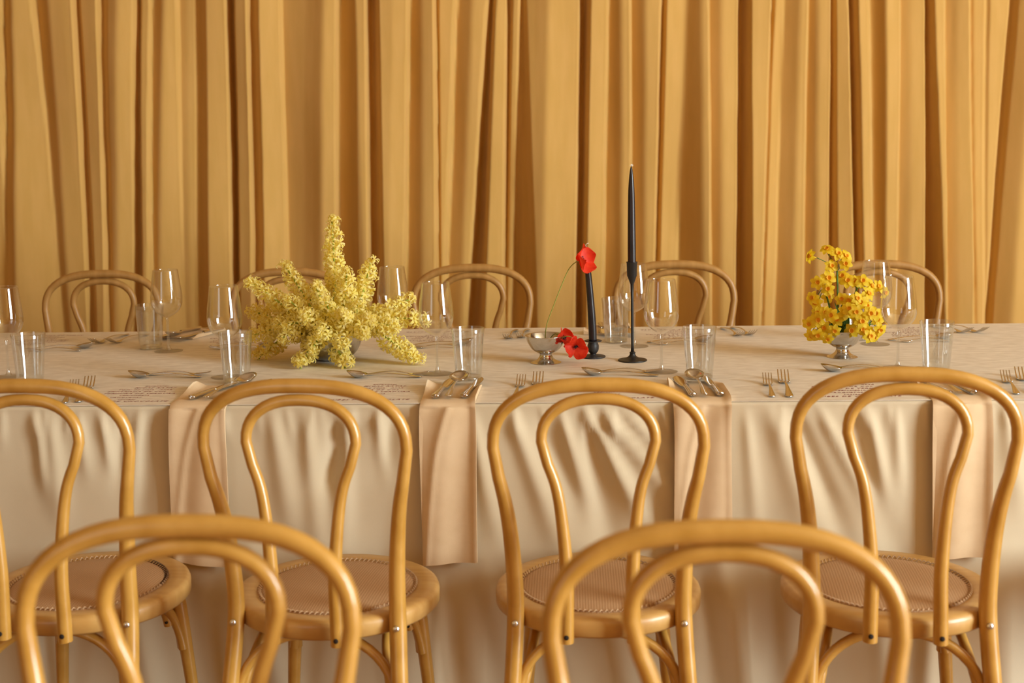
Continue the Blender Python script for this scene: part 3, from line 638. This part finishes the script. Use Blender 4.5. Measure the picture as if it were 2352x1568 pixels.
def hyacinth(label, base, tip, frac, seed):
    r = random.Random(seed); Bv, T = Vector(base), Vector(tip)
    if T.z < .87: Bv.z = max(Bv.z, .845); base = tuple(Bv)
    t = thing('hyacinth_stem', label, 'flower', base, 0, 'pale yellow hyacinths in the hammered bowl')
    ax = T-Bv; ln = ax.length; sag = Vector((0, 0, -.012 if abs(ax.z) < ax.length*.6 else 0)) if True else None
    def P(u): return ax*u + Vector((0, 0, .045*ln*4*u*(1-u)*1.2)) if abs(ax.z) < ln*.75 else ax*u+Vector((.006*math.sin(u*3), 0, 0))
    pts = [P(k/10) for k in range(11)]
    root = Vector((-.602+(Bv.x+.602)*.4+r.uniform(-.01, .01), 3.103+r.uniform(-.01, .01), .772))-Bv
    b = MB(); b.tube([root, root*.35+Vector((0, 0, .004))]+pts, [.0034, .0034]+[.0034-.0018*k/10 for k in range(11)], 8); b.build('stem', M['hystem'], t)
    fl = ln*frac; n = max(16, int(fl/.0031)); g = 0
    for k in range(n):
        u = 1-frac+frac*(k+.5)/n; p = P(u); tn = (P(min(1, u+.02))-P(u-.02)).normalized()
        g += 2.39996+r.uniform(-.35, .35); a0 = tn.orthogonal().normalized(); side = Matrix.Rotation(g, 3, tn) @ a0
        v = (u-(1-frac))/frac; d = (side*(1.05-.65*v**3) + tn*(.15+.95*v**2.2) + Vector((r.uniform(-.3, .3), r.uniform(-.3, .3), r.uniform(-.3, .3)))).normalized()
        s = (1.62-.45*v**2)*r.uniform(.75, 1.22)
        o = bpy.data.objects.new('floret', FL[r.randrange(5)]); C.objects.link(o); o.parent = t
        loc = p+d*r.uniform(.002, .008)
        wp = Bv+loc+d*.014*s
        if wp.z < TZ+.014: loc.z += TZ+.014-wp.z
        m = frame_to(d, r.uniform(0, 6)).to_4x4(); m.translation = loc; o.matrix_local = m @ Matrix.Scale(s, 4)
    return t
HY = [
 ('tall pale yellow hyacinth spike pointing straight up at the top of the arrangement', (-0.598, 3.103, 0.794), (-0.591, 3.103, 1.1), 0.55),
 ('pale yellow hyacinth leaning up-left, second highest on the left', (-0.619, 3.108, 0.816), (-0.715, 3.123, 0.987), 0.5),
 ('pale yellow hyacinth reaching up-left to the leftmost tip', (-0.645, 3.098, 0.818), (-0.791, 3.083, 0.951), 0.75),
 ('pale yellow hyacinth reaching left below the leftmost tip', (-0.669, 3.11, 0.816), (-0.804, 3.133, 0.874), 0.7),
 ('pale yellow hyacinth with a bare green stem, lying toward the left tumbler', (-0.666, 3.09, 0.797), (-0.788, 3.053, 0.824), 0.6),
 ('pale yellow hyacinth drooping to the table at the lower left', (-0.669, 3.103, 0.784), (-0.79, 3.103, 0.754), 0.45),
 ('pale yellow hyacinth drooping in front of the bowl toward the lower left', (-0.613, 3.07, 0.795), (-0.653, 2.973, 0.756), 0.55),
 ('pale yellow hyacinth lying lowest in front of the bowl, beside the spoon', (-0.608, 3.07, 0.789), (-0.54, 2.973, 0.744), 0.5),
 ('pale yellow hyacinth with thick green stem drooping to the table at right', (-0.517, 3.081, 0.819), (-0.378, 3.013, 0.763), 0.55),
 ('pale yellow hyacinth reaching right to touch the near wine glass', (-0.536, 3.096, 0.811), (-0.368, 3.073, 0.857), 0.75),
 ('pale yellow hyacinth pointing up-right above the right tips', (-0.548, 3.108, 0.82), (-0.407, 3.123, 0.901), 0.7),
 ('upright pale yellow hyacinth right of the tallest spike', (-0.558, 3.103, 0.827), (-0.499, 3.103, 0.997), 0.55),
 ('pale yellow hyacinth just below the tallest spike', (-0.583, 3.09, 0.824), (-0.55, 3.053, 0.976), 0.7),
 ('pale yellow hyacinth pointing straight at the viewer right of centre', (-0.585, 3.068, 0.816), (-0.54, 2.963, 0.888), 0.7),
 ('pale yellow hyacinth pointing at the viewer left of centre', (-0.602, 3.073, 0.81), (-0.638, 2.983, 0.886), 0.7),
 ('pale yellow hyacinth hanging over the front left rim of the bowl', (-0.59, 3.066, 0.806), (-0.596, 2.953, 0.843), 0.6),
 ('pale yellow hyacinth hanging over the front rim of the bowl', (-0.58, 3.068, 0.8), (-0.55, 2.963, 0.818), 0.5),
 ('pale yellow hyacinth behind, filling between left tips and tallest spike', (-0.628, 3.126, 0.813), (-0.683, 3.193, 0.92), 0.7),
 ('pale yellow hyacinth behind, filling right of the tallest spike', (-0.563, 3.126, 0.812), (-0.533, 3.193, 0.891), 0.7),
 ('pale yellow hyacinth behind, leaning right toward the far wine glass', (-0.55, 3.118, 0.813), (-0.479, 3.163, 0.855), 0.7),
 ('pale yellow hyacinth behind, leaning left above the leftmost cluster', (-0.639, 3.121, 0.808), (-0.758, 3.173, 0.885), 0.7),
 ('pale yellow hyacinth in the upper middle left of the tallest spike', (-0.61, 3.088, 0.819), (-0.624, 3.043, 0.949), 0.65),
 ('pale yellow hyacinth over the right rim of the bowl', (-0.534, 3.083, 0.808), (-0.459, 3.023, 0.839), 0.6),
 ('pale yellow hyacinth in the middle left, pointing left', (-0.625, 3.078, 0.804), (-0.699, 3.003, 0.828), 0.6),
 ('pale yellow hyacinth in the left centre, under the leftmost tip', (-0.631, 3.081, 0.798), (-0.711, 3.013, 0.858), 0.7),
 ('pale yellow hyacinth in the right centre, pointing up-right', (-0.543, 3.076, 0.815), (-0.487, 2.993, 0.87), 0.65),
 ('pale yellow hyacinth in the left centre, pointing up-left', (-0.626, 3.086, 0.819), (-0.687, 3.033, 0.914), 0.65),
 ('pale yellow hyacinth pointing left in front, over the left half of the mass', (-0.597, 3.078, 0.82), (-0.687, 3.003, 0.86), 0.7),
 ('pale yellow hyacinth pointing up in the middle front', (-0.586, 3.078, 0.82), (-0.596, 3.003, 0.917), 0.7),
 ('pale yellow hyacinth in the right half, pointing up-right in front', (-0.578, 3.088, 0.818), (-0.522, 3.043, 0.9), 0.7),
 ('pale yellow hyacinth pointing right in front, above the drooping one', (-0.561, 3.083, 0.814), (-0.433, 3.023, 0.849), 0.6),
 ('pale yellow hyacinth at the far left middle, behind the left tumbler', (-0.618, 3.098, 0.812), (-0.755, 3.083, 0.837), 0.7),
 ('pale yellow hyacinth facing the viewer at the right half of the bowl', (-0.553, 3.068, 0.811), (-0.497, 2.963, 0.843), 0.6),
 ('pale yellow hyacinth facing the viewer at the left half of the bowl rim', (-0.596, 3.07, 0.805), (-0.622, 2.973, 0.806), 0.6),
 ('pale yellow hyacinth standing close under the tallest spike', (-0.57, 3.108, 0.815), (-0.596, 3.123, 0.944), 0.7),
]
for k, (lab, b_, t_, fr) in enumerate(HY): hyacinth(lab, b_, t_, fr, 40+k)
DF = [
 ('narcissus stem with the topmost cluster of yellow blooms', (0.634, 3.08, 0.965), [(0.569, 3.072, 1.002), (0.609, 3.081, 1.017), (0.619, 3.076, 0.977), (0.635, 3.083, 1.006), (0.654, 3.084, 1.0), (0.651, 3.067, 0.983)]),
 ('narcissus stem with the upper left cluster of yellow blooms', (0.603, 3.073, 0.926), [(0.608, 3.055, 0.951), (0.587, 3.08, 0.937), (0.609, 3.063, 0.923), (0.573, 3.062, 0.903), (0.613, 3.085, 0.902), (0.582, 3.069, 0.891)]),
 ('narcissus stem leaning right toward the wine glass', (0.682, 3.08, 0.923), [(0.648, 3.09, 0.95), (0.659, 3.079, 0.94), (0.675, 3.084, 0.939), (0.692, 3.07, 0.941), (0.716, 3.084, 0.927), (0.734, 3.091, 0.926), (0.747, 3.081, 0.912)]),
 ('narcissus stem with the middle cluster of yellow blooms', (0.663, 3.059, 0.884), [(0.64, 3.057, 0.9), (0.656, 3.055, 0.895), (0.672, 3.037, 0.904), (0.703, 3.058, 0.912), (0.698, 3.053, 0.885), (0.681, 3.044, 0.895)]),
 ('narcissus stem drooping over the left rim of the bowl', (0.587, 3.048, 0.839), [(0.595, 3.021, 0.873), (0.582, 3.046, 0.868), (0.58, 3.034, 0.854), (0.561, 3.042, 0.844), (0.598, 3.046, 0.832), (0.581, 3.041, 0.817), (0.569, 3.048, 0.815), (0.603, 3.032, 0.809)]),
 ('narcissus stem with yellow blooms low in the centre over the bowl', (0.637, 3.038, 0.852), [(0.642, 3.029, 0.872), (0.65, 3.018, 0.881), (0.626, 3.033, 0.855), (0.619, 3.031, 0.829), (0.663, 3.008, 0.876), (0.607, 3.009, 0.868)]),
 ('narcissus stem drooping over the right rim of the bowl', (0.705, 3.048, 0.838), [(0.701, 3.027, 0.869), (0.723, 3.049, 0.851), (0.725, 3.033, 0.829), (0.712, 3.039, 0.812), (0.701, 3.029, 0.815), (0.693, 3.035, 0.827), (0.714, 3.032, 0.867)]),
 ('narcissus stem with small blooms right of centre over the rim', (0.671, 3.045, 0.835), [(0.681, 3.026, 0.85), (0.66, 3.033, 0.828), (0.683, 3.033, 0.832), (0.674, 3.042, 0.858)]),
]
# ------------------------------------------------------------------ daffodils (bunch-flowered narcissus)
def daf_mesh(seed):
    r = random.Random(seed); b = MB()
    for k in range(6):
        a = PI/3*k+r.uniform(-.07, .07); tiltz = (.0012 if k % 2 else 0); back = r.uniform(-.0015, .0015); vs = []
        for j, u in enumerate((0, .25, .55, .82, 1)):
            rad = .0015+.0140*u; w_ = (.0018, .0048, .0056, .0036, .0003)[j]; z = tiltz+.0022*math.sin(u*2.6)-.0035*u*u+back*u
            for s, dz in ((-1, .0007), (0, -.0004), (1, .0007)): vs.append((rad*math.cos(a)-s*w_*math.sin(a), rad*math.sin(a)+s*w_*math.cos(a), z+dz))
        b.add(vs, [(j*3+i, j*3+i+1, j*3+i+4, j*3+i+3) for j in range(4) for i in range(2)])
    b.tube([(0, 0, .001), (0, 0, -.008), (.0004, 0, -.014)], [.0022, .0013, .0012], 7, False)
    me = bpy.data.meshes.new('bloom'); me.from_pydata([tuple(v) for v in b.v], [], b.f); me.update(); me.materials.append(M['daf']); me.polygons.foreach_set('use_smooth', [True]*len(me.polygons))
    c = MB(); c.lathe([(0, .0005), (.0026, .0010), (.0038, .0032), (.0048, .0056), (.0046, .0058), (.0034, .0034), (.0020, .0018), (0, .0014)], 18, amp=lambda a, z: .07*math.sin(6*a)*(z > .003))
    mc = bpy.data.meshes.new('corona'); mc.from_pydata([tuple(v) for v in c.v], [], c.f); mc.update(); mc.materials.append(M['corona']); mc.polygons.foreach_set('use_smooth', [True]*len(mc.polygons))
    return me, mc
DM = [daf_mesh(k) for k in range(4)]
BC = Vector((.648, 3.080, TZ+.052)); CENT = Vector((.648, 3.10, .875))
for k, (lab, J, FLW) in enumerate(DF):
    r = random.Random(90+k); base = BC+Vector((r.uniform(-.015, .015), r.uniform(-.01, .015), 0)); J = Vector(J)
    t = thing('narcissus_stem', lab, 'flower', base, 0, 'yellow narcissus in the footed bowl')
    mid = (base+J)/2+Vector((0, .004, .012 if J.z < .84 else 0)); sp = spline([tuple(Vector((0, 0, 0))), tuple(mid-base), tuple(J-base)], 6)
    b = MB(); b.tube(sp, .0022, 8)
    for i, f in enumerate(FLW):
        f = Vector(f)
        if i == 0 and k == 0: d = Vector((-.95, -.45, .25))
        elif i == 1 and k == 0: d = Vector((-.3, -.6, .75))
        else: d = (f-CENT)*2.2+(f-J)*6+Vector((r.uniform(-.25, .25), -.55, r.uniform(-.15, .25)))
        d.normalize(); s = r.uniform(.92, 1.12)*1.16
        bk = f-d*.014*s; b.tube(spline([tuple(J-base), tuple((J*.5+bk*.5)-base+Vector((0, 0, .004))), tuple(bk-base)], 4), .0010, 5)
        me, mc = DM[r.randrange(4)]; o = bpy.data.objects.new('bloom', me); C.objects.link(o); o.parent = t
        m = frame_to(d, r.uniform(0, 6)).to_4x4(); m.translation = f-base; o.matrix_local = m @ Matrix.Scale(s, 4)
        c = bpy.data.objects.new('corona', mc); C.objects.link(c); c.parent = o
    b.build('stem', M['leaf'], t)
    if k in (0, 3, 5, 7, 6):
        for q in range(2):
            lx = r.uniform(-.012, .012); h = {0: .095, 3: .06, 5: .05, 7: .045, 6: .04}[k]+r.uniform(-.01, .01); lean = r.uniform(-.02, .02)
            vs = []
            for j in range(7):
                u = j/6; w_ = .0055*math.sin(PI*min(1, .25+u*.75))
                for s in (-1, 0, 1): vs.append((lx+lean*u*u+s*w_, -.008-.006*u-abs(s)*.0012, h*u))
            lf = MB(); lf.add(vs, [(j*3+i, j*3+i+1, j*3+i+4, j*3+i+3) for j in range(6) for i in range(2)]); lf.build('leaf', M['leaf'], t)

# ------------------------------------------------------------------ poppies
def petal(t, W_, H_, cup, m, tw=0, flare=.0, name='petal', seed=0, ruff=.03):
    """petal growing from the origin toward +Z, cupped toward +X by an amount; returned matrix transforms it."""
    r = random.Random(seed); nu, nv = 9, 11; vs = []
    for j in range(nv):
        v = j/(nv-1); half = W_*math.sin(PI*min(.93, .06+v*.80))**.75*(1 if v < .7 else (1-.35*((v-.7)/.3)**2))
        for i in range(nu):
            s = i/(nu-1)*2-1; z = H_*v*(1-.10*s*s*v); x = cup*math.sin(v*2.5)*.9 - flare*v**3 + .35*cup*(s*s)*v*1.3
            rf = ruff*H_*v*v*(math.sin(s*7+seed)+.6*math.sin(s*15+seed*2)); vs.append((x+rf, s*half, z))
    b = MB(); b.add(vs, [(j*nu+i, j*nu+i+1, (j+1)*nu+i+1, (j+1)*nu+i) for j in range(nv-1) for i in range(nu-1)])
    o = b.build(name, M['poppy'], t); o.matrix_local = m
    sm = o.modifiers.new('sub', 'SUBSURF'); sm.levels = 1; sm.render_levels = 2
    return o
def poppy(label, base, stem, c, axis, size, open_, seed, extra=None):
    t = thing('poppy', label, 'flower', base, 0, 'red poppies in the footed bowl'); base = Vector(base); r = random.Random(seed)
    b = MB(); sp = spline([tuple(Vector(p)-base) for p in stem], 6); b.tube(sp, .00115, 7); b.build('stem', M['pstem'], t)
    A = frame_to(Vector(axis).normalized(), r.uniform(0, 1)).to_4x4(); A.translation = Vector(c)-base
    for k in range(4):
        a = PI/2*k+.3*(k % 2); big = 1.0 if k % 2 else .9; op = open_*(1.05 if k % 2 else .85)
        m = A @ Matrix.Rotation(a, 4, 'Z') @ Matrix.Rotation(-op, 4, 'Y') @ Matrix.Diagonal((-1, 1, 1, 1))
        petal(t, size*.56*big, size*big, size*.28, m @ Matrix.Rotation(0, 4, 'X'), seed=seed+k, flare=.0)
    b = MB(); b.lathe([(0, .001), (.0022, .002), (.0030, .0060), (.0028, .0072), (0, .0078)], 12)
    for k in range(26):
        a = r.uniform(0, 2*PI); e = r.uniform(.004, .0075); h = r.uniform(.005, .0095); b.tube([(0, 0, .001), (e*.7*math.cos(a), e*.7*math.sin(a), h*.7), (e*math.cos(a), e*math.sin(a), h)], [.0003, .0003, .0008], 4)
    o = b.build('stamens', M['stamen'], t); o.matrix_local = A
    return t
poppy('tall red poppy on a long arching stem, in front of the shorter candle', (-.070, 3.037, .790), [(-.070, 3.037, .790), (-.066, 3.037, .843), (-.047, 3.037, .896), (-.026, 3.037, .948), (-.010, 3.037, .982), (.006, 3.038, .998), (.020, 3.040, 1.002)],
      (.017, 3.040, 1.004), (.80, -.50, .20), .044, .58, 3)
poppy('smaller cupped red poppy resting over the rim of the steel bowl', (-.062, 3.040, .790), [(-.062, 3.040, .790), (-.058, 3.038, .812), (-.046, 3.034, .826), (-.034, 3.030, .822), (-.026, 3.026, .818)],
      (-.027, 3.024, .816), (.50, -.70, .35), .032, .48, 5)
poppy('wide open red poppy drooping against the short candle holder', (-.058, 3.034, .790), [(-.058, 3.034, .790), (-.045, 3.022, .806), (-.025, 3.008, .822), (-.010, 3.004, .824), (.002, 3.010, .812)],
      (.003, 3.008, .800), (.20, -.9, -.25), .036, .74, 9)
